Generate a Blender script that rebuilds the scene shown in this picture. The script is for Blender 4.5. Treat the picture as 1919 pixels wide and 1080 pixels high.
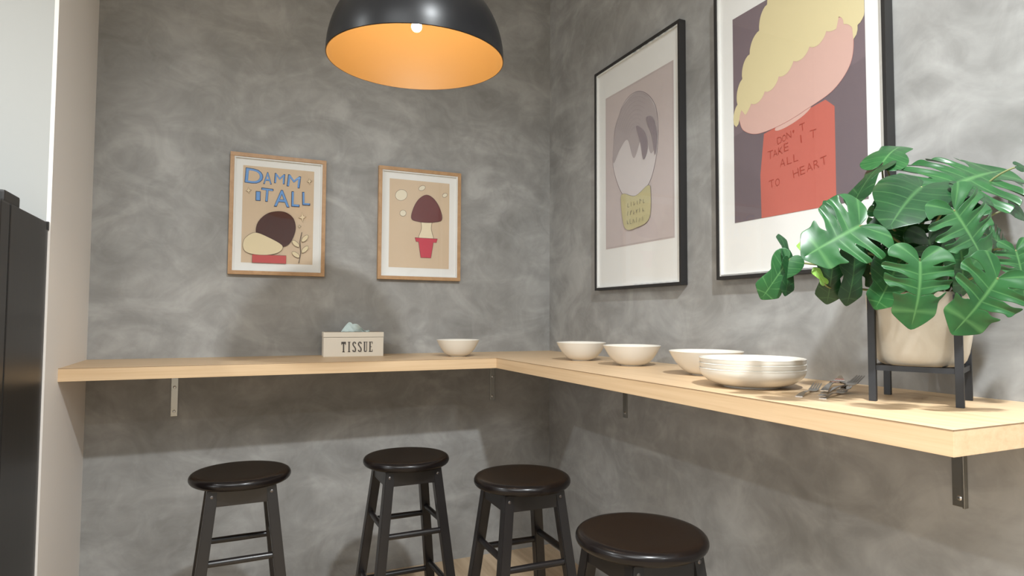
import bpy, bmesh, math, random
from mathutils import Vector, Matrix, Euler
random.seed(7)
for o in list(bpy.data.objects): bpy.data.objects.remove(o)
S = bpy.context.scene
COL = S.collection
# ------------------------------------------------------------ camera
cam = bpy.data.cameras.new('camera'); cam.sensor_width = 36; cam.lens = 36*1175.94/1919
cam.clip_start = .02
co = bpy.data.objects.new('camera', cam); COL.objects.link(co); S.camera = co
yw, pt, rl = math.radians(24.195), math.radians(2.661), math.radians(.2645)
F = Vector((math.sin(yw)*math.cos(pt), math.cos(yw)*math.cos(pt), math.sin(pt)))
R = Vector((math.cos(yw), -math.sin(yw), 0)); U = R.cross(F)
R, U = R*math.cos(rl)+U*math.sin(rl), -R*math.sin(rl)+U*math.cos(rl)
m = Matrix((R, U, -F)).transposed().to_4x4(); m.translation = (-1.6895, -3.2286, 1.29); co.matrix_world = m
# ------------------------------------------------------------ world, exposure, lights
w = bpy.data.worlds.new('world'); S.world = w; w.use_nodes = True
w.node_tree.nodes['Background'].inputs[0].default_value = (.9, .95, 1, 1)
w.node_tree.nodes['Background'].inputs[1].default_value = .3
S.view_settings.view_transform = 'Standard'; S.view_settings.look = 'None'
S.view_settings.gamma = 1; S.view_settings.use_curve_mapping = False
S.view_settings.exposure = -.05
def disc_light(name, loc, power, size, col=(1, .95, .88), aim=None):
    l = bpy.data.lights.new(name, 'AREA'); l.shape = 'DISK'; l.size = size; l.energy = power; l.color = col
    o = bpy.data.objects.new(name, l); COL.objects.link(o); o.location = loc
    if aim: o.rotation_euler = (Vector(aim)-Vector(loc)).to_track_quat('-Z', 'Y').to_euler()
    return o
# downlights in the ceiling of the room, then two added fill lights
WHITE = (.925, .975, 1)
disc_light('downlight', (-1.15, -3.42, 3.26), 136, .15, WHITE)
disc_light('downlight', (-4.05, -1.87, 3.26), 68, .17, WHITE)
disc_light('downlight', (-.40, -5.2, 3.26), 45, .2, WHITE)
disc_light('overhead_fill', (-2.9, -3.9, 3.25), 95, 1.8, WHITE)  # added overhead fill for the back wall, not a fixture of the room
disc_light('left_fill', (-5.5, -3.0, 1.7), 48, 1.8, (.93, .97, 1), aim=(0, -2.4, 1.5))  # added fill from the left for the counter edge, no window there
for o in COL.objects:
    if o.type == 'LIGHT' and o.name.startswith('downlight'): o.data.spread = math.radians(160)

# ------------------------------------------------------------ helpers
def T(o, label=None, cat=None, group=None, kind=None):
    if label: o['label'] = label
    if cat: o['category'] = cat
    if group: o['group'] = group
    if kind: o['kind'] = kind
    return o
def empty(name, loc, rz=0):
    o = bpy.data.objects.new(name, None); COL.objects.link(o); o.location = loc; o.rotation_euler = (0, 0, rz)
    o.empty_display_size = .05; return o
def obj(name, bm, mats, parent=None, smooth=False, recalc=True):
    me = bpy.data.meshes.new(name)
    if recalc: bmesh.ops.recalc_face_normals(bm, faces=bm.faces)
    if smooth:
        for f in bm.faces: f.smooth = True
        for e in bm.edges:
            if len(e.link_faces) == 2 and e.calc_face_angle(0) > math.radians(38): e.smooth = False
    bm.to_mesh(me); bm.free()
    if not isinstance(mats, (list, tuple)): mats = [mats]
    for x in mats: me.materials.append(x)
    o = bpy.data.objects.new(name, me); COL.objects.link(o); o.parent = parent
    return o
def copy_tree(o, parent=None):
    c = o.copy(); COL.objects.link(c); c.parent = parent
    for ch in list(o.children): copy_tree(ch, c)
    return c
def box(bm, x0, x1, y0, y1, z0, z1, mi=0, bev=0, mat=None):
    x0, x1 = min(x0, x1), max(x0, x1); y0, y1 = min(y0, y1), max(y0, y1); z0, z1 = min(z0, z1), max(z0, z1)
    b = bmesh.new()
    vs = [b.verts.new((x, y, z)) for x in (x0, x1) for y in (y0, y1) for z in (z0, z1)]
    for q in ((0, 1, 3, 2), (4, 6, 7, 5), (0, 4, 5, 1), (2, 3, 7, 6), (0, 2, 6, 4), (1, 5, 7, 3)): b.faces.new([vs[i] for i in q])
    bmesh.ops.recalc_face_normals(b, faces=b.faces)
    if bev: bmesh.ops.bevel(b, geom=list(b.edges), offset=bev, segments=2, profile=.7, affect='EDGES')
    for f in b.faces: f.material_index = mi
    if mat is not None: b.transform(mat)
    merge(bm, b)
def merge(bm, b):
    me = bpy.data.meshes.new('tmp'); b.to_mesh(me); b.free(); bm.from_mesh(me); bpy.data.meshes.remove(me)
def hexa(bm, top, bot, mi=0):
    v = [bm.verts.new(p) for p in list(top)+list(bot)]; n = len(top)
    fs = [bm.faces.new(v[:n]), bm.faces.new(v[n:])]
    for i in range(n): fs.append(bm.faces.new((v[i], v[(i+1) % n], v[n+(i+1) % n], v[n+i])))
    for f in fs: f.material_index = mi
def lathe(bm, prof, n=64, c=(0, 0, 0), mi=0):
    rings = []
    for r, z in prof:
        if r < 1e-6: rings.append([bm.verts.new((c[0], c[1], c[2]+z))])
        else: rings.append([bm.verts.new((c[0]+r*math.cos(2*math.pi*i/n), c[1]+r*math.sin(2*math.pi*i/n), c[2]+z)) for i in range(n)])
    for a, b in zip(rings, rings[1:]):
        for i in range(n):
            j = (i+1) % n
            if len(a) == 1 and len(b) == 1: continue
            if len(a) == 1: f = bm.faces.new((a[0], b[i], b[j]))
            elif len(b) == 1: f = bm.faces.new((a[i], a[j], b[0]))
            else: f = bm.faces.new((a[i], a[j], b[j], b[i]))
            f.material_index = mi
def tube(bm, pts, r, n=10, mi=0, cap=True):
    pts = [Vector(p) for p in pts]; rs = r if isinstance(r, (list, tuple)) else [r]*len(pts)
    rings = []; up = Vector((.13, .27, .95))
    for i, p in enumerate(pts):
        d = (pts[min(i+1, len(pts)-1)]-pts[max(i-1, 0)]).normalized()
        a = d.cross(up)
        if a.length < .05: a = d.cross(Vector((1, 0, 0)))
        a.normalize(); b = d.cross(a); up = a.cross(d)
        rings.append([bm.verts.new(p+rs[i]*(a*math.cos(2*math.pi*k/n)+b*math.sin(2*math.pi*k/n))) for k in range(n)])
    for a, b in zip(rings, rings[1:]):
        for k in range(n):
            f = bm.faces.new((a[k], a[(k+1) % n], b[(k+1) % n], b[k])); f.material_index = mi
    if cap:
        for q in (rings[0], rings[-1]): bm.faces.new(q).material_index = mi
def bez(a, b, c, d, n=12):
    a, b, c, d = map(Vector, (a, b, c, d))
    return [a*(1-t)**3+b*3*t*(1-t)**2+c*3*t*t*(1-t)+d*t**3 for t in [i/n for i in range(n+1)]]
# ------------------------------------------------------------ materials
class NT:
    def __init__(s, name):
        s.m = bpy.data.materials.new(name); s.m.use_nodes = True; s.t = s.m.node_tree; s.b = s.t.nodes['Principled BSDF']
    def n(s, ty, **k):
        x = s.t.nodes.new(ty)
        for a, b in k.items():
            if a.startswith('i_'):
                q = a[2:]; x.inputs[int(q) if q.isdigit() else q].default_value = b
            else: setattr(x, a, b)
        return x
    def l(s, a, b): s.t.links.new(a, b)
def mat(name, col, rough=.5, metal=0, coat=0, spec=.5, emit=0, ecol=None):
    M = NT(name); b = M.b
    b.inputs['Base Color'].default_value = (*col, 1); b.inputs['Roughness'].default_value = rough
    b.inputs['Metallic'].default_value = metal; b.inputs['Coat Weight'].default_value = coat
    b.inputs['Specular IOR Level'].default_value = spec; b.inputs['Coat Roughness'].default_value = .12
    if emit: b.inputs['Emission Color'].default_value = (*(ecol or col), 1); b.inputs['Emission Strength'].default_value = emit
    return M.m
def ramp(M, src, stops):
    r = M.n('ShaderNodeValToRGB'); cr = r.color_ramp
    while len(cr.elements) < len(stops): cr.elements.new(.5)
    for e, (p, c) in zip(cr.elements, stops): e.position = p; e.color = (*c, 1)
    M.l(src, r.inputs[0]); return r.outputs[0]
def mixc(M, fac, a, b, mode='MIX'):
    x = M.n('ShaderNodeMix', data_type='RGBA', blend_type=mode)
    if isinstance(fac, float): x.inputs[0].default_value = fac
    else: M.l(fac, x.inputs[0])
    for v, i in ((a, 6), (b, 7)):
        if isinstance(v, tuple): x.inputs[i].default_value = (*v, 1)
        else: M.l(v, x.inputs[i])
    return x.outputs[2]
def cement(name, rot):
    M = NT(name); tc = M.n('ShaderNodeTexCoord')
    mp = M.n('ShaderNodeMapping'); mp.inputs['Rotation'].default_value = rot; M.l(tc.outputs['Object'], mp.inputs[0])
    n1 = M.n('ShaderNodeTexNoise', i_Scale=2.2, i_Detail=5.0, i_Roughness=.55, i_Distortion=.6); M.l(mp.outputs[0], n1.inputs[0])
    mp2 = M.n('ShaderNodeMapping'); mp2.inputs['Rotation'].default_value = (rot[0]+.4, rot[1]+.5, rot[2]); mp2.inputs['Scale'].default_value = (2.4, 2.4, 3.8)
    M.l(tc.outputs['Object'], mp2.inputs[0])
    n2 = M.n('ShaderNodeTexNoise', i_Scale=1.1, i_Detail=5.0, i_Roughness=.54, i_Distortion=1.4); M.l(mp2.outputs[0], n2.inputs[0])
    n3 = M.n('ShaderNodeTexNoise', i_Scale=7.0, i_Detail=6.0, i_Roughness=.6, i_Distortion=2.0); M.l(mp.outputs[0], n3.inputs[0])
    c1 = ramp(M, n1.outputs[0], [(.34, (.215, .213, .207)), (.66, (.36, .358, .351))])
    c2 = ramp(M, n2.outputs[0], [(.36, (.19, .184, .176)), (.5, (.28, .277, .267)), (.66, (.48, .478, .465))])
    c3 = ramp(M, n3.outputs[0], [(.4, (.23, .227, .217)), (.7, (.43, .427, .415))])
    c = mixc(M, .45, c1, c2); c = mixc(M, .25, c, c3); M.l(c, M.b.inputs['Base Color'])
    bp = M.n('ShaderNodeBump', i_Strength=.12, i_Distance=.01); M.l(n2.outputs[0], bp.inputs['Height']); M.l(bp.outputs[0], M.b.inputs['Normal'])
    M.b.inputs['Roughness'].default_value = .5; M.b.inputs['Specular IOR Level'].default_value = .35
    return M.m
def wood(name, scale, a, b, c, rough=.42):
    M = NT(name); tc = M.n('ShaderNodeTexCoord'); mp = M.n('ShaderNodeMapping'); mp.inputs['Scale'].default_value = scale
    M.l(tc.outputs['Object'], mp.inputs[0])
    n1 = M.n('ShaderNodeTexNoise', i_Scale=1.0, i_Detail=6.0, i_Roughness=.65, i_Distortion=.3); M.l(mp.outputs[0], n1.inputs[0])
    k = ramp(M, n1.outputs[0], [(.3, a), (.5, b), (.7, c)]); M.l(k, M.b.inputs['Base Color'])
    M.b.inputs['Roughness'].default_value = rough; M.b.inputs['Specular IOR Level'].default_value = .4
    return M.m
CEM_B = cement('grey_microcement', (0, 0, 0)); CEM_R = cement('grey_microcement_side', (.3, 1.2, .7))
M_white_dimmed = mat('white_paint_dimmed', (.41, .415, .40), .6); M_ret_lit = mat('warm_white_paint_lit', (.84, .80, .76), .6); M_ceil = mat('ceiling_paint', (.8, .8, .78), .8)  # same wall paint: front darkened, return lightened, to put the lighting into the colour
oa, ob, oc = (.54, .37, .215), (.60, .43, .26), (.65, .475, .30)
WX = wood('oak_laminate', (1.5, 40, 60), oa, ob, oc); WY = wood('oak_laminate_side', (40, 1.5, 60), oa, ob, oc)
M_line = mat('laminate_seam', (.22, .14, .08), .6)
M_floor = wood('oak_floor', (18, 1.2, 5), (.36, .26, .16), (.47, .35, .23), (.56, .43, .29), .4)
M_stool = mat('espresso_lacquer', (.0075, .0062, .0065), .36, coat=.1); M_seat = mat('espresso_seat', (.0060, .0042, .0040), .27, coat=.05, spec=.25)
M_screw = mat('dark_screw', (.16, .15, .15), .4, 1)
M_steel = mat('galvanised_steel', (.42, .41, .38), .27, 1); M_chrome = mat('cutlery_steel', (.55, .54, .53), .16, 1)
M_fblack = mat('black_stained_wood', (.017, .016, .016), .45); M_foak = wood('light_oak_frame', (30, 30, 30), (.36, .21, .10), (.42, .25, .125), (.47, .29, .15))
M_mat = mat('white_passepartout', (.74, .74, .72), .7)
M_cer = mat('cream_stoneware', (.68, .64, .57), .25, coat=.2)
M_shade = mat('black_shade', (.009, .009, .010), .34, spec=.22); M_gold = mat('gold_lining', (.215, .113, .030), .5, 0, spec=.25)
M_bulb = mat('lit_bulb', (1, .8, .5), .3, emit=520, ecol=(1, .86, .68))
M_bmetal = mat('black_powder_coat', (.014, .015, .018), .5)
def glass(name):
    M = NT(name); t = M.t; out = t.nodes['Material Output']; t.nodes.remove(M.b)
    tr = M.n('ShaderNodeBsdfTransparent'); gl = M.n('ShaderNodeBsdfGlossy'); gl.inputs['Roughness'].default_value = .02
    fr = M.n('ShaderNodeFresnel', i_IOR=1.5); mx = M.n('ShaderNodeMixShader'); ge = M.n('ShaderNodeNewGeometry')
    su = M.n('ShaderNodeMath', operation='SUBTRACT'); su.inputs[0].default_value = 1; M.l(ge.outputs['Backfacing'], su.inputs[1])
    mu = M.n('ShaderNodeMath', operation='MULTIPLY'); M.l(fr.outputs[0], mu.inputs[0]); M.l(su.outputs[0], mu.inputs[1])
    M.l(mu.outputs[0], mx.inputs[0]); M.l(tr.outputs[0], mx.inputs[1]); M.l(gl.outputs[0], mx.inputs[2]); M.l(mx.outputs[0], out.inputs[0])
    return M.m
M_glass = glass('picture_glass')
# ------------------------------------------------------------ the room
H, TH = 1.0982, .0479            # worktop height, thickness
D1, D2, XL, YR = .4949, .5398, -2.2471, -2.5405
ZC, XF, YF = 3.3, -5.6, -6.4
def wall(name, m, *b):
    bm = bmesh.new(); box(bm, *b); return T(obj(name, bm, m), kind='structure')
wall('floor', M_floor, XF-.1, .1, YF-.1, .1, -.1, 0)
wall('ceiling', M_ceil, XF-.1, .1, YF-.1, .1, ZC, ZC+.1)
wall('wall_back', CEM_B, XL, .1, 0, .1, 0, ZC)
wall('wall_right', CEM_R, 0, .1, YF, 0, 0, ZC)
wall('wall_left', M_white_dimmed, XF, XL-.012, -.672, 0, 0, ZC)
wall('lit_return_skin_1', M_ret_lit, XL-.012, XL, -.672, 0, 0, ZC)  # thin skin added so the return wall can carry the lightened paint
wall('wall_far_left', M_white_dimmed, XF-.1, XF, YF, -.672, 0, ZC)
wall('wall_rear', M_white_dimmed, XF, 0, YF-.1, YF, 0, ZC)
# ------------------------------------------------------------ worktop on brackets
ct = T(empty('worktop', (-D2, -D1, H-TH)), 'L-shaped light oak wall counter running round the corner above the stools', 'counter')
o0 = Vector((-D2, -D1, H-TH))
bm = bmesh.new(); box(bm, XL-o0.x, 0-o0.x, 0, -o0.y, 0, TH, bev=.0008); obj('board', bm, WX, ct)
bm = bmesh.new(); box(bm, 0, -o0.x, YR-o0.y, 0, 0, TH, bev=.0008); obj('board', bm, WY, ct)
bm = bmesh.new(); e = .0006
box(bm, XL-o0.x, 0, -e, .001, TH-.0022, TH-.0006); obj('edge_seam', bm, M_line, ct)
bm = bmesh.new(); box(bm, -e, .001, YR-o0.y-e, 0, TH-.0022, TH-.0006); box(bm, 0, -o0.x, YR-o0.y-e, YR-o0.y+.001, TH-.0022, TH-.0006); obj('edge_seam', bm, M_line, ct)
def bracket(loc, rz, zb, label, w=.028):
    # wall leg lies on the wall (local +y is into the wall), shelf leg under the board
    r = T(empty('shelf_bracket', loc, rz), label, 'bracket', 'steel brackets holding up the counter')
    hh = H-TH-zb
    bm = bmesh.new(); box(bm, -w/2, w/2, -.007, 0, 0, hh-.006, bev=.0012); obj('wall_leg', bm, M_steel, r)
    bm = bmesh.new(); box(bm, -w/2, w/2, -.30, 0, hh-.006, hh, bev=.0012); obj('shelf_leg', bm, M_steel, r)
    for z in (.022, .13):
        bm = bmesh.new(); lathe(bm, [(0, .0022), (.003, .0022), (.0062, .0008), (.0066, 0), (0, 0)], 16)
        bm.transform(Matrix.Translation((0, -.007, z)) @ Matrix.Rotation(math.pi/2, 4, 'X')); obj('screw', bm, M_chrome, r, True)
    return r
bracket((-1.908, 0, .837), 0, .837, 'flat steel shelf bracket at the left end of the counter, above the left stool')
bracket((-.357, 0, .832), 0, .832, 'dark-looking steel shelf bracket beside the inner corner of the counter')
bracket((0, -.766, .826), -math.pi/2, .826, 'short-looking steel shelf bracket under the middle of the right-hand counter')
b4 = bracket((0, -2.232, .819), -math.pi/2, .819, 'large steel shelf bracket below the near corner of the counter', .034)
bm = bmesh.new(); box(bm, .012, .017, -.016, -.007, 0, H-TH-.819-.006, bev=.001); obj('flange', bm, M_steel, b4)
# ------------------------------------------------------------ fridge
fr = T(empty('fridge', (XL-.005, -.676, 0)), 'tall black refrigerator standing against the white wall at left', 'fridge')
M = NT('black_steel'); tc = M.n('ShaderNodeTexCoord'); mp = M.n('ShaderNodeMapping'); mp.inputs['Scale'].default_value = (30, 30, .6); M.l(tc.outputs['Object'], mp.inputs[0])
n1 = M.n('ShaderNodeTexNoise', i_Scale=3.0, i_Detail=3.0); M.l(mp.outputs[0], n1.inputs[0])
M.l(ramp(M, n1.outputs[0], [(.3, (.012, .011, .0105)), (.7, (.020, .018, .017))]), M.b.inputs['Base Color']); M.b.inputs['Roughness'].default_value = .3; M.b.inputs['Specular IOR Level'].default_value = .22
bm = bmesh.new(); box(bm, -.6, 0, -.395, 0, .03, 1.6, bev=.004); obj('body', bm, M.m, fr)
for z0, z1 in ((.05, .62), (.63, 1.6)):
    bm = bmesh.new(); box(bm, -.6, 0, -.48, -.402, z0, z1, bev=.006); d = obj('door', bm, M.m, fr)
    bm = bmesh.new(); box(bm, -.56, -.535, -.52, -.505, z1-.40, z1-.08, bev=.004); box(bm, -.555, -.54, -.51, -.478, z1-.38, z1-.36); box(bm, -.555, -.54, -.51, -.478, z1-.12, z1-.10); obj('handle', bm, M_fblack, d)
bm = bmesh.new(); box(bm, -.09, -.004, -.44, -.30, 1.6, 1.632, bev=.006); box(bm, -.07, -.02, -.30, -.26, 1.6, 1.622, bev=.004); obj('hinge_cover', bm, M_fblack, fr)
bm = bmesh.new(); box(bm, -.03, .002, -.012, .003, 1.575, 1.603, bev=.001); obj('corner_cap', bm, M_fblack, fr)
for x in (-.56, -.04):
    for y in (-.36, -.04):
        bm = bmesh.new(); lathe(bm, [(0, 0), (.02, 0), (.02, .032), (0, .032)], 16, (x, y, 0)); obj('foot', bm, M_fblack, fr)
# ------------------------------------------------------------ bar stools
SH, SR = .745, .1675
def make_stool():
    r = empty('bar_stool', (0, 0, 0))
    bm = bmesh.new(); th = .034
    prof = [(0, SH-.003), (SR*.55, SH-.0025), (SR*.86, SH)]
    for i in range(1, 10):
        a = math.pi*i/9-math.pi/2; prof.append((SR-.017+.017*math.cos(a), SH-th/2-th/2*math.sin(a)))
    prof += [(SR*.84, SH-th), (0, SH-th)]
    lathe(bm, prof, 72); obj('seat', bm, M_seat, r, True)
    zt = SH-th
    def c(sx, sy, z, q=0): k = .0905+.112*(zt-z)+q; return Vector((sx*k, sy*k, z))
    for sx in (-1, 1):
        for sy in (-1, 1):
            a = c(sx, sy, zt); b = c(sx, sy, 0); h = .0175; bm = bmesh.new(); h2 = .0175
            top = [a+Vector((x*h, y*h, 0)) for x, y in ((-1, -1), (1, -1), (1, 1), (-1, 1))]; bot = [b+Vector((x*h2, y*h2, 0)) for x, y in ((-1, -1), (1, -1), (1, 1), (-1, 1))]
            hexa(bm, top, bot); bmesh.ops.recalc_face_normals(bm, faces=bm.faces); bmesh.ops.bevel(bm, geom=list(bm.edges), offset=.0025, segments=2, affect='EDGES')
            lg = obj('leg', bm, M_stool, r)
            bm = bmesh.new(); lathe(bm, [(0, .0015), (.003, .0015), (.0055, 0), (0, 0)], 14)
            bm.transform(Matrix.Translation(c(sx, sy, zt-.022)+Vector((0, sy*.0176, 0))) @ Matrix.Rotation(-sy*math.pi/2, 4, 'X')); obj('screw', bm, M_screw, lg, True)
    for ax in (0, 1):
        for s in (-1, 1):
            k = .0905+.112*.03; y = s*(k+.006); bm = bmesh.new()
            ar = (-k-.002, k+.002, y-.009, y+.009, zt-.056, zt-.0005) if ax == 0 else (y-.009, y+.009, -k-.002, k+.002, zt-.056, zt-.0005)
            box(bm, *ar, bev=.0015); obj('apron', bm, M_stool, r)
    for z, ax in ((.475, 0), (.235, 0), (.505, 1), (.265, 1)):
        for s in (-1, 1):
            p, q = (c(-1, s, z), c(1, s, z)) if ax == 0 else (c(s, -1, z), c(s, 1, z))
            bm = bmesh.new(); tube(bm, [p, p*.5+q*.5, q], [.0105, .0115, .0105], 16); obj('rung', bm, M_stool, r, True)
    return r
ST = [(-1.640, -.79, 2, 'dark bar stool at the far left, alone below the two small framed pictures'),
      (-1.040, -.775, 1, 'dark bar stool below the tissue box, second from the left, furthest from the camera'),
      (-.752, -1.235, -1, 'dark bar stool in front of the inner corner of the counter, second from the right'),
      (-.716, -1.875, 2, 'nearest dark bar stool, rightmost, standing below the white bowls')]
st0 = make_stool()
for i, (x, y, a, lb) in enumerate(ST):
    s = st0 if i == 0 else copy_tree(st0)
    s.location = (x, y, 0); s.rotation_euler = (0, 0, math.radians(a)); T(s, lb, 'stool', 'dark wooden bar stools under the counter')
# ------------------------------------------------------------ pendant lamp
LX, LY, LZ = -1.219, -1.505, 2.023
pl = T(empty('pendant_lamp', (LX, LY, LZ)), 'black dome pendant lamp with glowing gold inside hanging over the stools', 'lamp')
pl.rotation_euler = (math.radians(1.8), math.radians(-.4), 0)
RO = .25
bm = bmesh.new(); lathe(bm, [(RO*math.cos(a), .255*math.sin(a)) for a in [math.radians(x) for x in range(0, 86, 4)]]+[(.016, .256), (.0155, .2535)]+[((RO-.0022)*math.cos(a), .2528*math.sin(a)) for a in [math.radians(x) for x in range(84, -1, -4)]]+[(RO, 0)], 96)
obj('lamp_shade', bm, M_shade, pl, True)
bm = bmesh.new(); ri = RO-.0026
prof = [(RO-.0004, -.0012), (ri, -.0012)]+[(ri*math.cos(a), .2520*math.sin(a)) for a in [math.radians(x) for x in range(2, 55, 4)]]
z5 = .2520*math.sin(math.radians(54)); r5 = ri*math.cos(math.radians(54))
prof += [(r5-.004, z5-.0005), (r5-.005, z5+.004)]+[((ri-.002)*math.cos(a), .2505*math.sin(a)) for a in [math.radians(x) for x in range(57, 88, 4)]]
lathe(bm, prof, 96); obj('shade_lining', bm, M_gold, pl, True)
bm = bmesh.new(); lathe(bm, [(0, .083)]+[(.0145*math.cos(a), .0975+.0145*math.sin(a)) for a in [math.radians(x) for x in range(-80, 51, 10)]]+[(.011, .125), (.011, .145), (0, .145)], 32); obj('bulb', bm, M_bulb, pl, True)
bm = bmesh.new(); lathe(bm, [(0, .135), (.019, .135), (.019, .20), (.012, .215), (.012, .262), (0, .262)], 32); obj('lamp_holder', bm, M_shade, pl, True)
bm = bmesh.new(); lathe(bm, [(.024, .25), (.024, .285), (.008, .30), (0, .30)], 32); obj('shade_cap', bm, M_shade, pl, True)
bm = bmesh.new(); tube(bm, [(0, 0, .295), (.002, .01, .55), (.005, .037, ZC-LZ-.025)], .003, 10); obj('cord', bm, M_shade, pl)
bm = bmesh.new(); lathe(bm, [(0, ZC-LZ-.03), (.045, ZC-LZ-.028), (.05, ZC-LZ-.001), (0, ZC-LZ-.001)], 40); rs = obj('ceiling_rose', bm, M_shade, pl, True); rs.rotation_euler = (math.radians(-1.8), math.radians(.4), 0); rs.location = (.0, .0, 0)
# ------------------------------------------------------------ pictures
# local frame of a picture: x to the right, z up, -y out of the wall
def cc(name, col, rough=.85): return mat('ink_'+name, col, rough, spec=.2)
INK = {}
def ink(c):
    if c not in INK: INK[c] = cc('%02x%02x%02x' % tuple(int(255*min(1, v)) for v in c), c)
    return INK[c]
class Art:
    """flat shapes in picture coordinates u (right) and v (up), both 0..1, stacked a hair apart"""
    def __init__(s, W, Hh, y): s.W, s.H, s.y, s.k, s.bm, s.m = W, Hh, y, 0, bmesh.new(), []
    def mi(s, c):
        m = ink(c)
        if m not in s.m: s.m.append(m)
        return s.m.index(m)
    def P(s, u, v): return ((min(1, max(0, u))-.5)*s.W, s.y-.00022*s.k, (min(1, max(0, v))-.5)*s.H)
    def poly(s, pts, c):
        s.k += 1; b = bmesh.new(); vs = []
        for p in pts:
            q = s.P(*p)
            if not vs or (Vector(q)-vs[-1].co).length > 1e-5: vs.append(b.verts.new(q))
        if (vs[0].co-vs[-1].co).length < 1e-5: b.verts.remove(vs.pop())
        es = [b.edges.new((vs[i], vs[(i+1) % len(vs)])) for i in range(len(vs))]
        bmesh.ops.triangle_fill(b, edges=es, use_beauty=True, normal=(0, -1, 0))
        i = s.mi(c)
        for f in b.faces:
            f.material_index = i; f.normal_update()
            if f.normal.y > 0: f.normal_flip()
        merge(s.bm, b)
    def line(s, pts, wd, c):
        pts = [Vector((p[0]*s.W, p[1]*s.H)) for p in pts]; a, b = [], []
        for i, p in enumerate(pts):
            d = (pts[min(i+1, len(pts)-1)]-pts[max(i-1, 0)]).normalized(); n = Vector((-d.y, d.x))*wd/2
            a.append(((p+n).x/s.W, (p+n).y/s.H)); b.append(((p-n).x/s.W, (p-n).y/s.H))
        s.k += 1; bb = bmesh.new(); A_ = [bb.verts.new(s.P(*q)) for q in a]; B_ = [bb.verts.new(s.P(*q)) for q in b]; k = s.mi(c)
        for i in range(len(A_)-1):
            try: f = bb.faces.new((A_[i], B_[i], B_[i+1], A_[i+1]))
            except ValueError: continue
            f.material_index = k; f.normal_update()
            if f.normal.y > 0: f.normal_flip()
        merge(s.bm, bb)
    def outlined(s, pts, c, lc, wd=.0012):
        s.poly(pts, c); s.line(list(pts)+[pts[0]], wd, lc)
    def glyph(s, ch, box4, c, rot=0, grow=0, shear=0):
        cu = bpy.data.curves.new('t', 'FONT'); cu.body = ch; cu.size = 1; cu.offset = grow; cu.resolution_u = 4; cu.fill_mode = 'FRONT'
        o = bpy.data.objects.new('t', cu); COL.objects.link(o); bpy.context.view_layer.update()
        me = bpy.data.meshes.new_from_object(o.evaluated_get(bpy.context.evaluated_depsgraph_get())); bpy.data.objects.remove(o)
        xs = [v.co.x for v in me.vertices]; ys = [v.co.y for v in me.vertices]; x0, x1, y0, y1 = min(xs), max(xs), min(ys), max(ys)
        u0, v0, u1, v1 = box4; cx, cy = (u0+u1)/2, (v0+v1)/2; i = s.mi(c); b = bmesh.new(); b.from_mesh(me); bpy.data.meshes.remove(me)
        ca, sa = math.cos(rot), math.sin(rot)
        for v in b.verts:
            px = ((v.co.x-x0)/(x1-x0)-.5)*(u1-u0)*s.W; py = ((v.co.y-y0)/(y1-y0)-.5)*(v1-v0)*s.H; px += shear*py
            X = cx*s.W+px*ca-py*sa; Y = cy*s.H+px*sa+py*ca
            v.co = s.P(X/s.W, Y/s.H)
        for f in b.faces:
            f.material_index = i; f.normal_update()
            if f.normal.y > 0: f.normal_flip()
        merge(s.bm, b)
    def build(s, parent, name='artwork'): return obj(name, s.bm, s.m, parent, recalc=False)
def ell(cx, cy, rx, ry, a0=0, a1=360, n=48, rot=0, asp=1.0):
    out = []
    for i in range(n if a1-a0 >= 360 else n+1):
        a = math.radians(a0+(a1-a0)*i/n); x, y = rx*math.cos(a), ry*math.sin(a)*asp
        out.append((cx+x*math.cos(rot)-y*math.sin(rot), cy+(x*math.sin(rot)+y*math.cos(rot))/asp))
    return out
def spl(ctrl, n=8):
    P = [Vector(p) for p in ctrl]; N = len(P); out = []
    for i in range(N):
        a, b, c, d = P[i-1], P[i], P[(i+1) % N], P[(i+2) % N]
        for k in range(n):
            t = k/n; q = .5*((2*b)+(c-a)*t+(2*a-5*b+4*c-d)*t*t+(3*b-a-3*c+d)*t**3); out.append((q.x, q.y))
    return out
def scallop(ctrl, nb, amp, n=9):
    P = [Vector(p) for p in spl(ctrl, 24)]; L = [0]
    for a, b in zip(P, P[1:]+[P[0]]): L.append(L[-1]+(b-a).length)
    tot = L[-1]; c = sum(P, Vector((0, 0)))/len(P); out = []
    def pt(s):
        s %= tot
        for i in range(len(P)):
            if L[i+1] >= s:
                t = (s-L[i])/(L[i+1]-L[i]); return P[i].lerp(P[(i+1) % len(P)], t)
        return P[0]
    for k in range(nb):
        for j in range(n):
            t = (k+j/n)/nb; p = pt(t*tot); q = pt(t*tot+.01*tot)-pt(t*tot-.01*tot); nn = Vector((q.y, -q.x)).normalized()
            if (p-c).dot(nn) < 0: nn = -nn
            out.append(tuple(p+nn*amp*abs(math.sin(math.pi*j/n))**.7))
    return out
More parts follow.
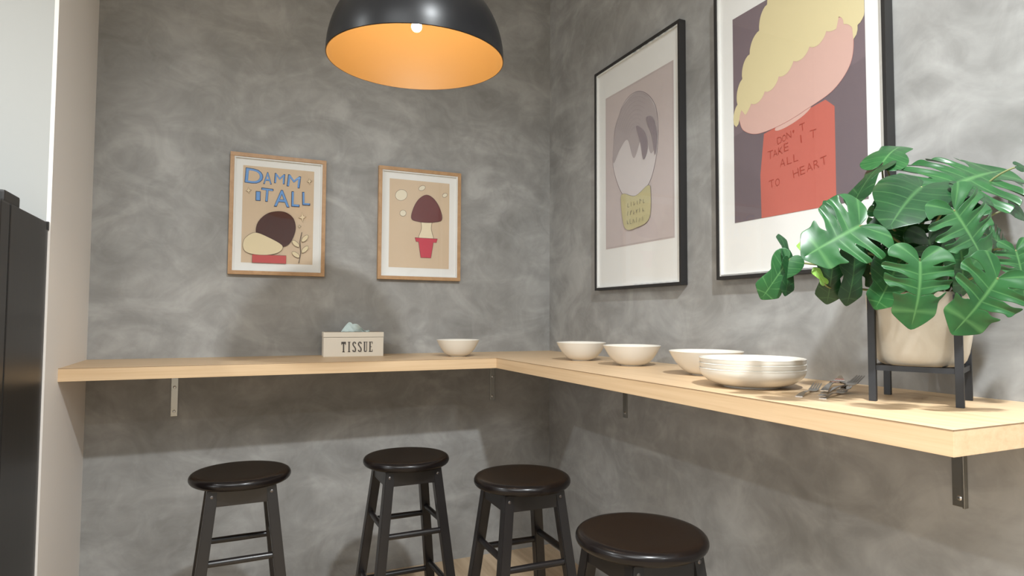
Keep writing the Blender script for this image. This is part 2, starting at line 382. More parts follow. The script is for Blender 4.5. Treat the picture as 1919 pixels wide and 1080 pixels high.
def picture(loc, rz, W, Hh, fw, dep, mframe, label, art_box, paper, paint, group):
    r = T(empty('framed_picture', loc, rz), label, 'picture', group)
    f = bmesh.new(); y0, y1 = -dep, -.002
    iw, ih = W/2-fw, Hh/2-fw
    for a, b in (((-W/2, -Hh/2), (W/2, -ih)), ((-W/2, ih), (W/2, Hh/2)), ((-W/2, -ih), (-iw, ih)), ((iw, -ih), (W/2, ih))):
        box(f, a[0], b[0], y0, y1, a[1], b[1], bev=.0012)
    obj('frame', f, mframe, r)
    b = bmesh.new(); yp = -dep+.016
    box(b, -iw, iw, yp, -.004, -ih, ih); p = obj('passepartout', b, M_mat, r)
    sl = bmesh.new(); s_ = .006
    for a0, a1, b0, b1 in ((-iw, -iw+s_, -ih, ih), (iw-s_, iw, -ih, ih), (-iw+s_, iw-s_, -ih, -ih+s_), (-iw+s_, iw-s_, ih-s_, ih)): box(sl, a0, a1, -dep+.005, yp, b0, b1)
    obj('slip', sl, M_mat, r)
    u0, v0, u1, v1 = art_box      # metres, in the picture's own axes
    A = Art(u1-u0, v1-v0, 0); A.poly([(0, 0), (1, 0), (1, 1), (0, 1)], paper); paint(A); a = A.build(r); a.location = ((u0+u1)/2, yp-.0004, (v0+v1)/2)
    g = bmesh.new(); box(g, -iw, iw, -dep+.003, -dep+.005, -ih, ih); obj('glass', g, M_glass, r)
    return r
TAN = (.60, .47, .335)
LINE = (.045, .03, .03)
def star(A, cx, cy, r):
    pts = []
    for i in range(8):
        q = r if i % 2 == 0 else r*.38; a = math.radians(45*i+8); pts.append((cx+q*math.cos(a), cy+q*math.sin(a)*A.W/A.H*1.35))
    A.outlined(pts, (.72, .60, .42), LINE, .0011)
def paint_a(A):
    L = [('D', 230, 215, 352, 318, -.06), ('A', 360, 240, 415, 322, 0), ('M', 440, 250, 510, 318, -.05), ('M', 535, 262, 625, 345, -.1),
         ('I', 308, 380, 336, 442, 0), ('T', 345, 358, 425, 450, -.05), ('A', 440, 372, 548, 490, 0), ('L', 567, 384, 622, 490, 0), ('L', 648, 388, 700, 480, .03)]
    for ch, x0, y0, x1, y1, rt in L:
        xm = (x0+x1)/2; dy = .085*(xm-215)
        u0, u1 = (x0-212)/520, (x1-212)/520; v1, v0 = 1-(y0-dy-186)/700, 1-(y1-dy-186)/700
        for q_, e, cl_ in ((0, .007, (.03, .05, .12)), (1, -.001, (.17, .34, .66))):
            A.k += 1; A.glyph(ch, (u0-e, v0-e*.75, u1+e, v1+e*.75), cl_, rt, (0 if ch == 'M' else .012) if q_ == 0 else 0)
    for q in ((.08, .74, .038), (.93, .89, .04), (.84, .50, .055), (.80, .40, .025)): star(A, *q)
    # a plain still life: dark brown pebble leaning on a cream pebble, on a red block, beside a cream sprig
    A.outlined(spl([(.20, .30), (.22, .42), (.36, .52), (.56, .545), (.70, .49), (.745, .38), (.70, .26), (.62, .19), (.48, .17), (.32, .20)]), (.075, .035, .032), LINE)
    A.outlined([(.15, .0), (.15, .085), (.62, .085), (.62, .0)], (.50, .09, .09), LINE)
    A.outlined(spl([(.02, .17), (.05, .25), (.18, .31), (.36, .27), (.56, .19), (.52, .12), (.36, .085), (.18, .085), (.06, .11)]), (.70, .60, .40), LINE)
    A.line([(.80, .01), (.825, .12), (.81, .24), (.835, .34)], .003, LINE)
    for cx, cy, rt in ((.755, .10, .6), (.885, .16, 2.3), (.75, .215, .7), (.88, .275, 2.3)): A.outlined(ell(cx, cy, .065, .022, rot=-rt, asp=1.4, n=24), (.70, .60, .40), LINE)
def paint_b(A):
    # a plain still life: a brown mushroom growing out of a red pot, pale leaves drifting round it
    for cx, cy, rx, ry in ((.19, .82, .10, .06), (.53, .92, .06, .026), (.92, .86, .045, .022), (.22, .615, .052, .034)):
        A.outlined(ell(cx, cy, rx, ry, rot=.5, asp=1.4), (.72, .66, .52), LINE, .0014)
    A.outlined(spl([(.52, .60), (.70, .60), (.69, .46), (.72, .33), (.49, .33), (.53, .46)]), (.74, .65, .47), LINE, .0016)
    A.outlined(spl([(.36, .56), (.39, .68), (.48, .79), (.61, .845), (.74, .80), (.84, .69), (.87, .57), (.74, .535), (.61, .525), (.48, .53)]), (.155, .055, .055), LINE, .0016)
    A.outlined([(.42, .345), (.80, .345), (.78, .30), (.73, .30), (.69, .12), (.52, .12), (.48, .30), (.44, .30)], (.52, .06, .09), LINE, .0014)
def paint_c(A):
    # a plain pencil drawing: grey pear shape above a pale yellow pot
    G = (.40, .355, .36)
    for q in (((.012, .008), (.012, .992)), ((.012, .992), (.988, .992)), ((.988, .992), (.988, .008)), ((.988, .008), (.012, .008))): A.line(q, .0015, (.42, .37, .37))
    A.outlined(spl([(.14, .50), (.13, .63), (.17, .78), (.30, .90), (.47, .935), (.64, .89), (.77, .78), (.80, .62), (.76, .46), (.66, .34), (.47, .29), (.28, .33)]), (.60, .56, .56), (.16, .12, .14), .0022)
    A.poly(spl([(.135, .55), (.14, .70), (.24, .86), (.46, .93), (.66, .875), (.785, .74), (.79, .60), (.70, .52), (.60, .66), (.46, .53), (.36, .66), (.24, .62)]), G)
    for k in range(9): A.line(ell(.47, .62, .10+.028*k, .10+.026*k, 55, 150, 16), .0008, (.30, .26, .27))
    A.poly(spl([(.50, .72), (.56, .60), (.60, .50), (.66, .56), (.62, .66)]), (.27, .23, .25)); A.poly(spl([(.64, .74), (.72, .62), (.76, .50), (.79, .60), (.74, .72)]), (.27, .23, .25))
    A.outlined(spl([(.26, .29), (.30, .33), (.48, .295), (.66, .335), (.70, .30), (.68, .14), (.50, .10), (.32, .115)]), (.50, .46, .27), (.26, .22, .18), .0014)
    rr = random.Random(4); K = (.17, .15, .13)
    for row, v in enumerate((.238, .185, .13)):
        for k in range(6):
            u = .37+.046*k; h = .022+rr.random()*.008
            A.line([(u+rr.uniform(-.006, .006), v), (u+rr.uniform(-.006, .008), v+h)], .0022, K)
            if rr.random() < .7: A.line([(u, v+h*rr.choice((0, .5, 1))), (u+.022, v+h*rr.choice((0, .5, 1)))], .0018, K)
def paint_d(A):
    # a plain still life: yellow flower cloud over a pink bowl on a red plinth
    A.poly([(0, 0), (1, 0), (1, .55), (0, .42)], (.150, .118, .130))
    P = (.58, .38, .33)
    A.poly([(.24, .0), (.235, .20), (.27, .385), (.74, .44), (.80, .40), (.80, .0)], (.47, .13, .10))
    A.poly(ell(.50, .41, .14, .022, rot=.12, asp=.71), P)
    A.outlined(spl([(.06, .48), (.10, .43), (.22, .395), (.42, .40), (.62, .43), (.80, .47), (.91, .55), (.93, .66), (.90, .75), (.60, .72), (.20, .62), (.06, .54)]), P, (.45, .2, .18), .0014)
    A.poly(scallop([(.04, .57), (.03, .48), (.12, .535), (.30, .585), (.50, .655), (.68, .70), (.84, .735), (.93, .66), (1.0, .80), (.93, .93), (.80, 1.03), (.55, 1.12), (.34, 1.0), (.24, .87), (.12, .74)], 21, .024), (.62, .54, .32))
    K = (.36, .06, .04); A.k += 1
    for s, u, v, w, h, r in (('D', .38, .318, .035, .03, .12), ('O', .42, .322, .03, .028, 0), ('N', .455, .327, .035, .03, .1), ("'", .502, .345, .012, .012, 0), ('T', .555, .342, .04, .032, .1),
                             ('T', .30, .262, .045, .036, 0), ('A', .345, .266, .035, .03, .1), ('K', .388, .270, .035, .032, 0), ('E', .433, .276, .035, .034, .05), ('I', .56, .292, .03, .034, .1), ('T', .63, .298, .045, .034, 0),
                             ('A', .40, .212, .04, .034, 0), ('L', .455, .216, .035, .032, .05), ('L', .505, .219, .035, .032, .05),
                             ('T', .31, .130, .04, .034, .1), ('O', .36, .132, .035, .032, 0), ('H', .50, .150, .042, .036, .15), ('E', .552, .156, .036, .034, .1), ('A', .602, .162, .04, .034, .1), ('R', .652, .167, .036, .034, .1), ('T', .70, .174, .045, .034, .15)):
        A.glyph(s, (u, v, u+(w if s != 'I' else .007), v+h), K, r, -.02)
GS = 'small pictures in light oak frames'; GL = 'large pictures in black frames'
def pic_back(x0, x1, z0, z1, *a): 
    return picture(((x0+x1)/2, 0, (z0+z1)/2), 0, x1-x0, z1-z0, *a)
xa, za = (-1.7035-1.2666)/2, (1.4858+2.064)/2; xb, zb = (-1.0042-.5566)/2, (1.4829+2.0705)/2
pic_back(-1.7035, -1.2666, 1.4858, 2.064, .018, .026, M_foak, 'small oak-framed picture with blue letters reading DAMM IT ALL', (-1.647-xa, 1.543-za, -1.323-xa, 2.007-za), TAN, paint_a, GS)
pic_back(-1.0042, -.5566, 1.4829, 2.0705, .018, .026, M_foak, 'small oak-framed picture of a tall brown shape over red, without letters', (-.945-xb, 1.547-zb, -.618-xb, 2.011-zb), TAN, paint_b, GS)
yc, zc = -.8775, (1.4237+2.5185)/2; yd, zd = -1.7465, (1.4320+2.526)/2
picture((0, yc, zc), -math.pi/2, .659, 1.095, .0125, .034, M_fblack, 'large black-framed pale grey pencil picture nearer the room corner', (-.2485, 1.622-zc, .2715, 2.371-zc), (.52, .455, .445), paint_c, GL)
picture((0, yd, zd), -math.pi/2, .679, 1.094, .0125, .034, M_fblack, 'large black-framed picture of yellow and red shapes behind the plant', (-.2579, 1.636-zd, .2671, 2.393-zd), (.175, .135, .150), paint_d, GL)
# ------------------------------------------------------------ tissue box
a = math.radians(-3.5); tb = T(empty('tissue_box', (-1.1415, -.160, H), a), 'white rectangular box lettered TISSUE on the counter below the small pictures', 'tissue box')
TW, TD, TT = .283, .11, .116
MB_ = mat('box_white', (.76, .71, .62), .5); M_btop = mat('box_top_brown', (.30, .235, .17), .6); M_let = mat('letter_grey', (.10, .09, .085), .7)
bm = bmesh.new(); box(bm, -TW/2+.001, TW/2-.001, .001, TD-.001, 0, .091, bev=.001); obj('body', bm, MB_, tb)
bm = bmesh.new(); box(bm, -TW/2, TW/2, 0, TD, .0925, TT, bev=.0015); ld = obj('lid', bm, MB_, tb)
bm = bmesh.new(); box(bm, -TW/2+.008, TW/2-.008, .008, TD-.008, TT-.001, TT+.0006); obj('top_panel', bm, M_btop, ld)
# tall slab-serif letters
bm = bmesh.new()
def slab(x0, x1, z0, z1): box(bm, x0, x1, -.0006, .0012, z0, z1)
lw, lh, z0 = .0175, .049, .021; xs = [-.059+i*.0262 for i in range(6)]
x = xs[0]; slab(x, x+.021, z0+lh-.009, z0+lh); slab(x+.0075, x+.0135, z0, z0+lh); slab(x, x+.003, z0+lh-.014, z0+lh); slab(x+.018, x+.021, z0+lh-.014, z0+lh); slab(x+.005, x+.016, z0, z0+.003)
x = xs[1]+.004; slab(x+.003, x+.009, z0, z0+lh); slab(x, x+.012, z0, z0+.003); slab(x, x+.012, z0+lh-.003, z0+lh)
for x in (xs[2], xs[3]):
    def arc(cx, cz, rx, rz, a0, a1, n=10): return [(cx+rx*math.cos(math.radians(a0+(a1-a0)*i/n)), cz+rz*math.sin(math.radians(a0+(a1-a0)*i/n))) for i in range(n+1)]
    pts = arc(x+.008, z0+lh*.76, .0062, lh*.22, 10, 200)+arc(x+.008, z0+lh*.24, .0062, lh*.22, 40, -170)
    for (p, q), (p2, q2) in zip(pts, pts[1:]):
        d = Vector((p2-p, q2-q)); ww = .0014+.0016*abs(d.normalized().y)
        n_ = Vector((-d.y, d.x)).normalized()*ww
        pr = [(p-n_.x, q-n_.y), (p2-n_.x, q2-n_.y), (p2+n_.x, q2+n_.y), (p+n_.x, q+n_.y)]
        hexa(bm, [(u, -.0006, v) for u, v in pr], [(u, .0012, v) for u, v in pr])
x = xs[4]; slab(x+.001, x+.0065, z0+.004, z0+lh); slab(x+.0125, x+.0155, z0+.004, z0+lh); slab(x+.003, x+.0135, z0, z0+.005); slab(x-.001, x+.0085, z0+lh-.003, z0+lh); slab(x+.0105, x+.0175, z0+lh-.003, z0+lh)
x = xs[5]; slab(x+.001, x+.007, z0, z0+lh); slab(x-.001, x+.016, z0+lh-.003, z0+lh); slab(x-.001, x+.016, z0, z0+.003); slab(x+.0135, x+.016, z0+lh-.011, z0+lh); slab(x+.0135, x+.016, z0, z0+.011); slab(x+.007, x+.012, z0+lh/2-.0015, z0+lh/2+.0015)
obj('lettering', bm, M_let, tb)
# the tissue itself: a folded sheet pulled up through the slot
bm = bmesh.new(); N = 18; Mn = 10; grid = []
for i in range(N+1):
    s = i/N; row = []
    zt_ = .050*(1-abs((s-.30)/.30)**1.15) if s < .6 else 0
    zt_ = max(zt_, .040*math.exp(-((s-.47)/.26)**2) if s > .3 else 0, .010*math.exp(-((s-.93)/.06)**2))
    for j in range(Mn+1):
        t = j/Mn; z = zt_*t+.0005
        row.append(bm.verts.new((-.052+.125*s+.012*t*(s-.4), .036+.018*math.sin(s*9)*(.3+t*.7)+.012*t*t*math.sin(5*s+1)+.003*math.sin(30*s+8*t), TT+z)))
    grid.append(row)
for i in range(N):
    for j in range(Mn): bm.faces.new((grid[i][j], grid[i+1][j], grid[i+1][j+1], grid[i][j+1]))
ts = obj('tissue', bm, mat('pale_blue_tissue', (.56, .68, .68), .9), tb, True); md = ts.modifiers.new('s', 'SOLIDIFY'); md.thickness = .0012
# ------------------------------------------------------------ bowls and plates
def bowl_prof(r, h, foot, th=.0035):
    out = [(0, .003), (foot*.9, .003), (foot*.92, 0), (foot, 0), (foot+.001, .004)]
    for i in range(1, 13):
        t = i/12; out.append((foot+(r-foot)*(t**.78), .004+(h-.004)*(t**1.45)))
    out += [(r-.0008, h+.0012), (r-th*.9, h)]
    for i in range(11, 0, -1):
        t = i/12; out.append(((foot+(r-foot)*(t**.78))-th*.85, .006+(h-.004)*(t**1.45)))
    return out+[(foot*.8, .0075), (0, .007)]
bm = bmesh.new(); lathe(bm, bowl_prof(.11, .08, .042), 80)
b0 = obj('bowl', bm, M_cer, None, True)
for i, (x, y, r, lb) in enumerate([(-.672, -.325, .104, 'small white bowl beside the tissue box, leftmost of the bowls'), (-.250, -.785, .111, 'white bowl nearest the room corner on the right-hand counter'),
                                   (-.212, -1.118, .115, 'white bowl just left of the one half hidden by the plates'), (-.218, -1.555, .122, 'white bowl half hidden behind the stack of plates')]):
    b = b0 if i == 0 else b0.copy()
    if i: COL.objects.link(b)
    b.location = (x, y, H); s = r/.11; b.scale = (s, s, 1.0); T(b, lb, 'bowl', 'white bowls on the counter')
def plate_prof(r, h, foot, th=.005):
    out = [(0, .003), (foot*.92, .003), (foot*.94, 0), (foot, 0), (foot+.001, .004)]
    for i in range(1, 15):
        t = i/14; out.append((foot+(r-foot)*(math.sin(t*math.pi/2)**.72 if t < .999 else 1), .004+(h-.004)*(t**1.25)))
    out += [(r+.0006, h+.001), (r-.001, h+.0024), (r-.003, h+.001)]
    for i in range(13, 0, -1):
        t = i/14; out.append((foot+(r-foot)*(math.sin(t*math.pi/2)**.72)-th*.8, .007+(h-.004)*(t**1.25)))
    return out+[(foot*.8, .010), (0, .009)]
bm = bmesh.new(); lathe(bm, plate_prof(.1415, .0505, .076), 96)
p0 = obj('deep_plate', bm, M_cer, None, True)
for i, lb in enumerate(('white deep plate at the bottom of the stack', 'white deep plate in the middle of the stack', 'white deep plate on top of the stack of three')):
    p = p0 if i == 0 else p0.copy()
    if i: COL.objects.link(p)
    p.location = (-.345, -1.885, H+.0142*i); T(p, lb, 'plate', 'stack of white deep plates')
# ------------------------------------------------------------ forks and spoons
def fork(name='fork', tines=True, L_=.19):
    bm = bmesh.new(); th = .0018
    def zc_(t): return .0065*math.sin(math.pi*min(1, t/.72))+(.017*max(0, (t-.66)/.34)**1.1 if t > .66 else 0)
    def wd(t): return .0085*(1-t/.16*.25) if t < .16 else (.0062-.0034*min(1, (t-.16)/.44) if t < .62 else .0028+.0095*math.sin(min(1, (t-.62)/.16)*math.pi/2))
    def strip(rows):
        prev = None
        for (x, y0, y1, z) in rows:
            q = [bm.verts.new(p) for p in ((x, y0, z), (x, y1, z), (x, y1, z+th), (x, y0, z+th))]
            if prev:
                for k in range(4): bm.faces.new((prev[k], prev[(k+1) % 4], q[(k+1) % 4], q[k]))
            else: bm.faces.new(q)
            prev = q
        bm.faces.new(prev)
    if tines:
        rows = [(L_*t, -wd(t), wd(t), zc_(t)) for t in [i/40*.79 for i in range(41)]]; strip(rows)
        w = wd(.79)
        for k in range(4):
            c0 = -w+w/4+k*w/2; rows = []
            for i in range(9):
                t = .79+.21*i/8; hw = .0021*(1-.5*(i/8)**2); rows.append((L_*t, c0*1.0-hw, c0+hw, zc_(t)))
            strip(rows)
    else:
        rows = []
        for i in range(61):
            t = i/60; w = wd(t) if t < .62 else .0028+.0165*max(0, math.sin(math.pi*min(1, (t-.62)/.38)**.85))
            rows.append((L_*t, -w, w, zc_(min(t, .7))+(.014*((t-.81)/.19)**2-.006 if t > .66 else 0)+(.006 if t > .66 else 0)*0))
        strip(rows)
    bmesh.ops.recalc_face_normals(bm, faces=bm.faces)
    return obj(name, bm, M_chrome, None, True)
f0 = fork(); s0 = fork('spoon', False, .185)
def lay(o, x, y, z, rz, rx=0, ry=0): o.location = (x, y, z); o.rotation_euler = Euler((math.radians(rx), math.radians(ry), math.radians(rz)), 'XYZ')
CUT = [(f0, -.413, -2.105, H, 27, 0, 0, 'steel fork at the left of the cutlery pile, handle end nearest the plates'),
       (f0, -.392, -2.156, H, 22, 0, 0, 'steel fork at the bottom of the cutlery pile'),
       (f0, -.384, -2.152, H+.0105, 12, 0, -5, 'steel fork lying on top with tines raised towards the plant stand'),
       (f0, -.388, -2.150, H+.0052, 17, 0, -2, 'steel fork in the middle of the cutlery pile'),
       (s0, -.380, -2.150, H+.0175, 27, 0, -4, 'steel spoon lying on top of the forks')]
used = set()
for src, x, y, z, rz, rx, ry, lb in CUT:
    o = src if src.name not in used else src.copy()
    if src.name in used: COL.objects.link(o)
    used.add(src.name); lay(o, x, y, z, rz, rx, ry); T(o, lb, 'cutlery', 'steel cutlery beside the plant stand')
# ------------------------------------------------------------ plant stand and potted monstera
legs = [Vector(p) for p in ((-.313, -2.220), (-.245, -2.371), (-.085, -2.313), (-.155, -2.164))]
cen = sum(legs, Vector((0, 0)))/4; e1 = (legs[1]-legs[0])+(legs[2]-legs[3]); ang = math.atan2(e1.y, e1.x); hs = .0835; lg = .0078
ps = T(empty('plant_stand', (cen.x, cen.y, H), ang), 'black square-legged plant stand on the near end of the counter', 'plant stand')
for sx in (-1, 1):
    for sy in (-1, 1):
        bm = bmesh.new(); box(bm, sx*hs-lg, sx*hs+lg, sy*hs-lg, sy*hs+lg, 0, .246, bev=.0012); obj('leg', bm, M_bmetal, ps)
for s in (1, -1):
    bm = bmesh.new(); box(bm, -.113, .113, -.006, .006, .072, .084, bev=.001)
    bm.transform(Matrix.Rotation(s*math.pi/4, 4, 'Z')); obj('crossbar', bm, M_bmetal, ps)
for s in (-1, 1):
    bm = bmesh.new(); box(bm, -hs+lg, hs-lg, s*hs-.005, s*hs+.005, .072, .0838); obj('side_bar', bm, M_bmetal, ps)
    bm = bmesh.new(); box(bm, s*hs-.005, s*hs+.005, -hs+lg, hs-lg, .072, .0838); obj('side_bar', bm, M_bmetal, ps)
pp = T(empty('potted_monstera', (cen.x, cen.y, H+.0842)), 'bushy green split-leaf plant in a cream pot on the black stand', 'plant')
po = pp.location.copy()
M = NT('cream_pot'); tc = M.n('ShaderNodeTexCoord'); n1 = M.n('ShaderNodeTexNoise', i_Scale=14.0, i_Detail=5.0, i_Distortion=1.0); M.l(tc.outputs['Object'], n1.inputs[0])
M.l(ramp(M, n1.outputs[0], [(.35, (.52, .47, .39)), (.65, (.60, .555, .47))]), M.b.inputs['Base Color']); M.b.inputs['Roughness'].default_value = .55
PR = .1105
prof = [(0, 0), (.074, 0), (.083, .004), (.090, .014), (.096, .032), (.103, .075), (.108, .125), (PR, .165), (PR-.001, .1685), (PR-.006, .1685), (PR-.008, .165), (PR-.013, .09), (0, .088)]
bm = bmesh.new(); lathe(bm, prof, 80); pot = obj('pot', bm, M.m, pp, True)
bm = bmesh.new(); lathe(bm, [(0, .140), (.05, .143), (.1015, .138), (.1, .09), (0, .0885)], 40); obj('soil', bm, mat('dark_soil', (.03, .022, .016), .95), pp, True)
def leafmat(name, dark, light, vein):
    M = NT(name); uv = M.n('ShaderNodeUVMap'); sx = M.n('ShaderNodeSeparateXYZ'); M.l(uv.outputs[0], sx.inputs[0])
    tc = M.n('ShaderNodeTexCoord'); n1 = M.n('ShaderNodeTexNoise', i_Scale=25.0, i_Detail=3.0); M.l(tc.outputs['Object'], n1.inputs[0])
    base = ramp(M, n1.outputs[0], [(.3, dark), (.7, light)])
    # u: across a lobe, v: out from the midrib -> pale midrib and side veins
    a = M.n('ShaderNodeMath', operation='SUBTRACT'); M.l(sx.outputs[0], a.inputs[0]); a.inputs[1].default_value = .5
    b = M.n('ShaderNodeMath', operation='ABSOLUTE'); M.l(a.outputs[0], b.inputs[0])
    c = M.n('ShaderNodeMapRange'); M.l(b.outputs[0], c.inputs[0]); c.inputs[1].default_value = .0; c.inputs[2].default_value = .07; c.inputs[3].default_value = .55; c.inputs[4].default_value = 0
    d = M.n('ShaderNodeMapRange'); M.l(sx.outputs[1], d.inputs[0]); d.inputs[1].default_value = .0; d.inputs[2].default_value = .07; d.inputs[3].default_value = .9; d.inputs[4].default_value = 0
    mx = M.n('ShaderNodeMath', operation='MAXIMUM'); M.l(c.outputs[0], mx.inputs[0]); M.l(d.outputs[0], mx.inputs[1])
    M.l(mixc(M, mx.outputs[0], base, vein), M.b.inputs['Base Color'])
    M.b.inputs['Roughness'].default_value = .33; M.b.inputs['Specular IOR Level'].default_value = .42
    return M.m
ML = leafmat('monstera_leaf', (.011, .062, .017), (.022, .098, .026), (.08, .20, .065)); MLd = leafmat('monstera_leaf_dark', (.007, .036, .012), (.012, .055, .017), (.045, .12, .04))
MLy = leafmat('young_leaf', (.17, .36, .05), (.24, .45, .08), (.4, .55, .2)); M_stem = mat('petiole', (.20, .22, .09), .5)
RT = [(0, 1.0), (6, .93), (16, .84), (30, .75), (45, .68), (60, .64), (80, .61), (100, .60), (120, .58), (140, .52), (155, .43), (168, .26)]
def rad(th):
    for (a, p), (b, q) in zip(RT, RT[1:]):
        if th <= b: t = (th-a)/(b-a); return p+(q-p)*t
    return RT[-1][1]
def leaf(J, Tp, wf, N, kind, parent, off):
    J, Tp, N = Vector(J), Vector(Tp), Vector(N)
    yv = (Tp-J); L_ = yv.length; yv.normalize(); zv = (N-yv*N.dot(yv)).normalized(); xv = yv.cross(zv)
    rr = random.Random(int(1e4*(J.x+3*J.y+7*J.z))); bm = bmesh.new(); uvl = bm.loops.layers.uv.new('UVMap')
    split = kind == 'm'; SB = ([0, .42, .57, .72, 1] if rr.random() < .5 else [0, .37, .50, .63, .76, 1]) if split else [0, 1]; NL = len(SB)-1; wf *= .86; cup = rr.uniform(.10, .22); drp = rr.uniform(.12, .26)
    def base(s): return Vector((0, .93*max(0, (s-.34)/.66)**1.1))
    def marg(s, sd):
        th = 168*(1-s); r = rad(th)*(wf if th > 25 else 1); a = math.radians(th)
        return Vector((sd*r*math.sin(a)*1.08, r*math.cos(a)))
    def z3(x, y, q, v):
        r2 = x*x+y*y; z = -drp*r2*(1.1 if y > 0 else .8)+cup*abs(x)**1.2*.6-.35*max(0, abs(x)-.45)**2*2
        if split: z += .022*v*(math.cos(2*math.pi*(q-.5)))*-1
        z += .018*math.sin(7*x+3*y+J.x*40)
        return z
    def P(x, y, z): return off(J+L_*(xv*x+yv*y+zv*z))
    for sd in (-1, 1):
        for k in range(NL):
            s0_, s1_ = SB[k], SB[k+1]
            hole = split and rr.random() < .35
            g = rr.uniform(.26, .42) if split and k > 0 else 0; v0 = rr.uniform(.34, .5)
            nq, nv = (10, 14) if split else (40, 12); G = []
            for i in range(nq+1):
                q = i/nq; row = []
                for j in range(nv+1):
                    v = j/nv
                    if split:
                        t = max(0, (v-v0)/(1-v0)); e = min(1, t*2.2)**.6 if t > 0 else 0
                        gg = (g if k else .12)*e
                        if hole: gg *= max(0, 1-max(0, t-.62)/.3)
                        lo = 0 if k == 0 else 1; hi = 0 if k == NL-1 else 1
                        qq = q+(.5-q)*gg*((lo if q < .5 else hi))
                        vm = 1-(.085*abs(2*q-1)**6 if not hole else .03*abs(2*q-1)**4)*(((lo if q < .5 else hi)))
                    else: qq, vm = q, 1
                    s = s0_+(s1_-s0_)*qq; B, Mg = base(s), marg(s, sd); p = B.lerp(Mg, v*vm)
                    # lobes sweep a little towards the tip
                    if split: p.y += .05*v*v*(1-s)
                    row.append((bm.verts.new(P(p.x, p.y, z3(p.x, p.y, q if split else .5, v))), q if split else (s*7) % 1, v))
                G.append(row)
            for i in range(nq):
                for j in range(nv):
                    c4 = (G[i][j], G[i+1][j], G[i+1][j+1], G[i][j+1])
                    if sd < 0: c4 = c4[::-1]
                    try: f = bm.faces.new([c[0] for c in c4])
                    except ValueError: continue
                    f.smooth = True
                    for lp, c in zip(f.loops, c4): lp[uvl].uv = (c[1] if split else (c[1]), c[2])
    bmesh.ops.remove_doubles(bm, verts=bm.verts, dist=.0004)
    # drip tip
    m_ = ML if kind in 'm' else (MLy if kind == 'y' else (ML if rr.random() < .45 else MLd))
    o = obj('leaf', bm, m_, parent, recalc=False); md = o.modifiers.new('s', 'SOLIDIFY'); md.thickness = .0007; md.offset = 0
    md2 = o.modifiers.new('w', 'SUBSURF'); md2.levels = 1; md2.render_levels = 1
    if kind == 'y': o['label'] = 'young yellow-green leaf'
    return o
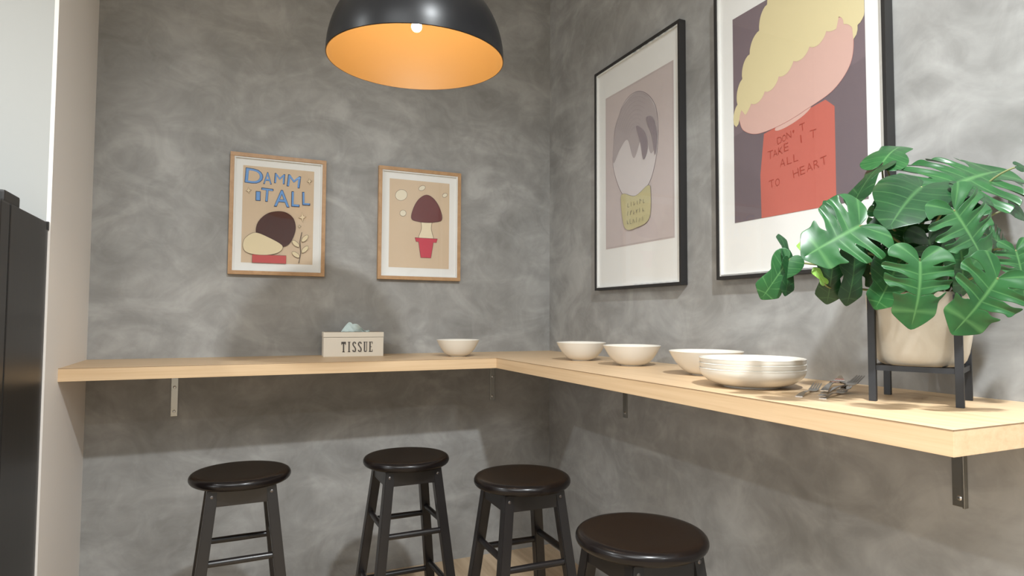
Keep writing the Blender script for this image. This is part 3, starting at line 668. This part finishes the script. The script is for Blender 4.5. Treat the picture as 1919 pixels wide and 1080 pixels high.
LEAVES = [
    ((-0.503,-2.345,1.483),(-0.631,-2.317,1.419),1.00,(-0.52,-0.81,0.29),'m'),
    ((-0.366,-2.452,1.508),(-0.298,-2.487,1.390),1.05,(-0.30,-0.91,0.29),'m'),
    ((-0.328,-2.362,1.577),(-0.466,-2.385,1.503),1.00,(-0.28,-0.41,0.87),'h'),
    ((-0.248,-2.376,1.579),(-0.050,-2.395,1.675),1.00,(-0.04,-0.55,0.83),'m'),
    ((-0.283,-2.415,1.569),(-0.241,-2.465,1.534),0.90,(-0.01,-0.70,0.71),'h'),
    ((-0.468,-2.444,1.400),(-0.483,-2.453,1.270),0.95,(-0.39,-0.87,0.29),'m'),
    ((-0.351,-2.517,1.368),(-0.417,-2.482,1.258),0.95,(-0.31,-0.92,0.25),'m'),
    ((-0.206,-2.476,1.432),(-0.197,-2.497,1.333),0.90,(-0.31,-0.92,0.25),'m'),
    ((-0.273,-2.238,1.663),(-0.186,-2.226,1.746),0.75,(-0.66,-0.42,0.62),'h'),
    ((-0.277,-2.236,1.654),(-0.392,-2.224,1.577),0.45,(-0.69,0.02,0.73),'h'),
    ((-0.539,-2.194,1.422),(-0.592,-2.166,1.334),0.58,(-0.57,-0.80,0.15),'h'),
    ((-0.536,-2.195,1.417),(-0.545,-2.198,1.339),0.50,(-0.04,-0.99,0.14),'h'),
    ((-0.533,-2.186,1.430),(-0.525,-2.171,1.491),0.6,(0.08,-0.99,-0.13),'h'),
    ((-0.464,-2.249,1.418),(-0.472,-2.241,1.320),0.6,(-0.65,-0.75,0.14),'h'),
    ((-0.441,-2.282,1.428),(-0.438,-2.278,1.315),0.65,(-0.13,-0.98,0.15),'h'),
    ((-0.377,-2.268,1.444),(-0.319,-2.257,1.361),0.90,(-0.13,-0.98,0.15),'h'),
    ((-0.354,-2.320,1.405),(-0.409,-2.313,1.315),0.85,(-0.65,-0.75,0.14),'h'),
    ((-0.297,-2.308,1.529),(-0.304,-2.297,1.384),1.00,(-0.57,-0.80,0.15),'m'),
    ((-0.312,-2.364,1.461),(-0.277,-2.373,1.334),1.00,(-0.22,-0.96,0.15),'m'),
    ((-0.248,-2.391,1.438),(-0.225,-2.397,1.335),0.90,(-0.22,-0.96,0.15),'h'),
    ((-0.351,-2.306,1.540),(-0.399,-2.303,1.475),0.70,(-0.60,-0.69,0.40),'h'),
    ((-0.076,-2.408,1.540),(-0.034,-2.425,1.512),0.90,(-0.34,-0.75,0.58),'h'),
    ((-0.138,-2.450,1.622),(-0.110,-2.462,1.615),0.90,(-0.34,-0.75,0.58),'h'),
    ((-0.389,-2.310,1.528),(-0.343,-2.311,1.552),0.35,(-0.34,-0.75,0.58),'y'),
    ((-0.533,-2.263,1.443),(-0.575,-2.256,1.450),0.42,(-0.40,-0.88,0.25),'y'),
    ((-0.489,-2.246,1.370),(-0.503,-2.231,1.406),0.42,(-0.40,-0.88,0.25),'y'),
    ((-0.196,-2.416,1.473),(-0.137,-2.441,1.439),1.00,(-0.30,-0.89,0.33),'m'),
    ((-0.457,-2.258,1.525),(-0.468,-2.233,1.562),0.80,(-0.48,-0.56,0.68),'h'),
    ((-0.207,-2.319,1.602),(-0.176,-2.313,1.644),0.90,(-0.41,-0.40,0.82),'h'),
    ((-0.343,-2.263,1.483),(-0.275,-2.292,1.447),0.90,(-0.40,-0.88,0.25),'m'),
    ((-0.183,-2.375,1.407),(-0.126,-2.374,1.313),1.00,(-0.40,-0.88,0.25),'h'),
]
for J, Tp, wf, N, kind in LEAVES:
    off = lambda p: Vector((min(p.x, -.012), p.y, p.z))-po
    leaf(J, Tp, wf, N, kind, pp, off)
    J = Vector(J)-po; Tv = Vector(Tp)-po; rr = random.Random(int(1e4*abs(J.x+J.y)))
    a = rr.uniform(0, 6.28); root = Vector((.05*math.cos(a), .05*math.sin(a), .142)); d = (J-root)
    back = (J-Tv).normalized()
    mid = Vector((root.x+d.x*.25, root.y+d.y*.25, max(.17, root.z+abs(d.z)*.75+.03)))
    c2 = J+back*.35*min(.09, d.length)-Vector(N)*.025
    bm = bmesh.new(); tube(bm, bez(root, mid, c2, J-Vector(N)*.0008, 14), [.0034-.0016*i/14 for i in range(15)], 8); obj('stem', bm, M_stem, pp, True)
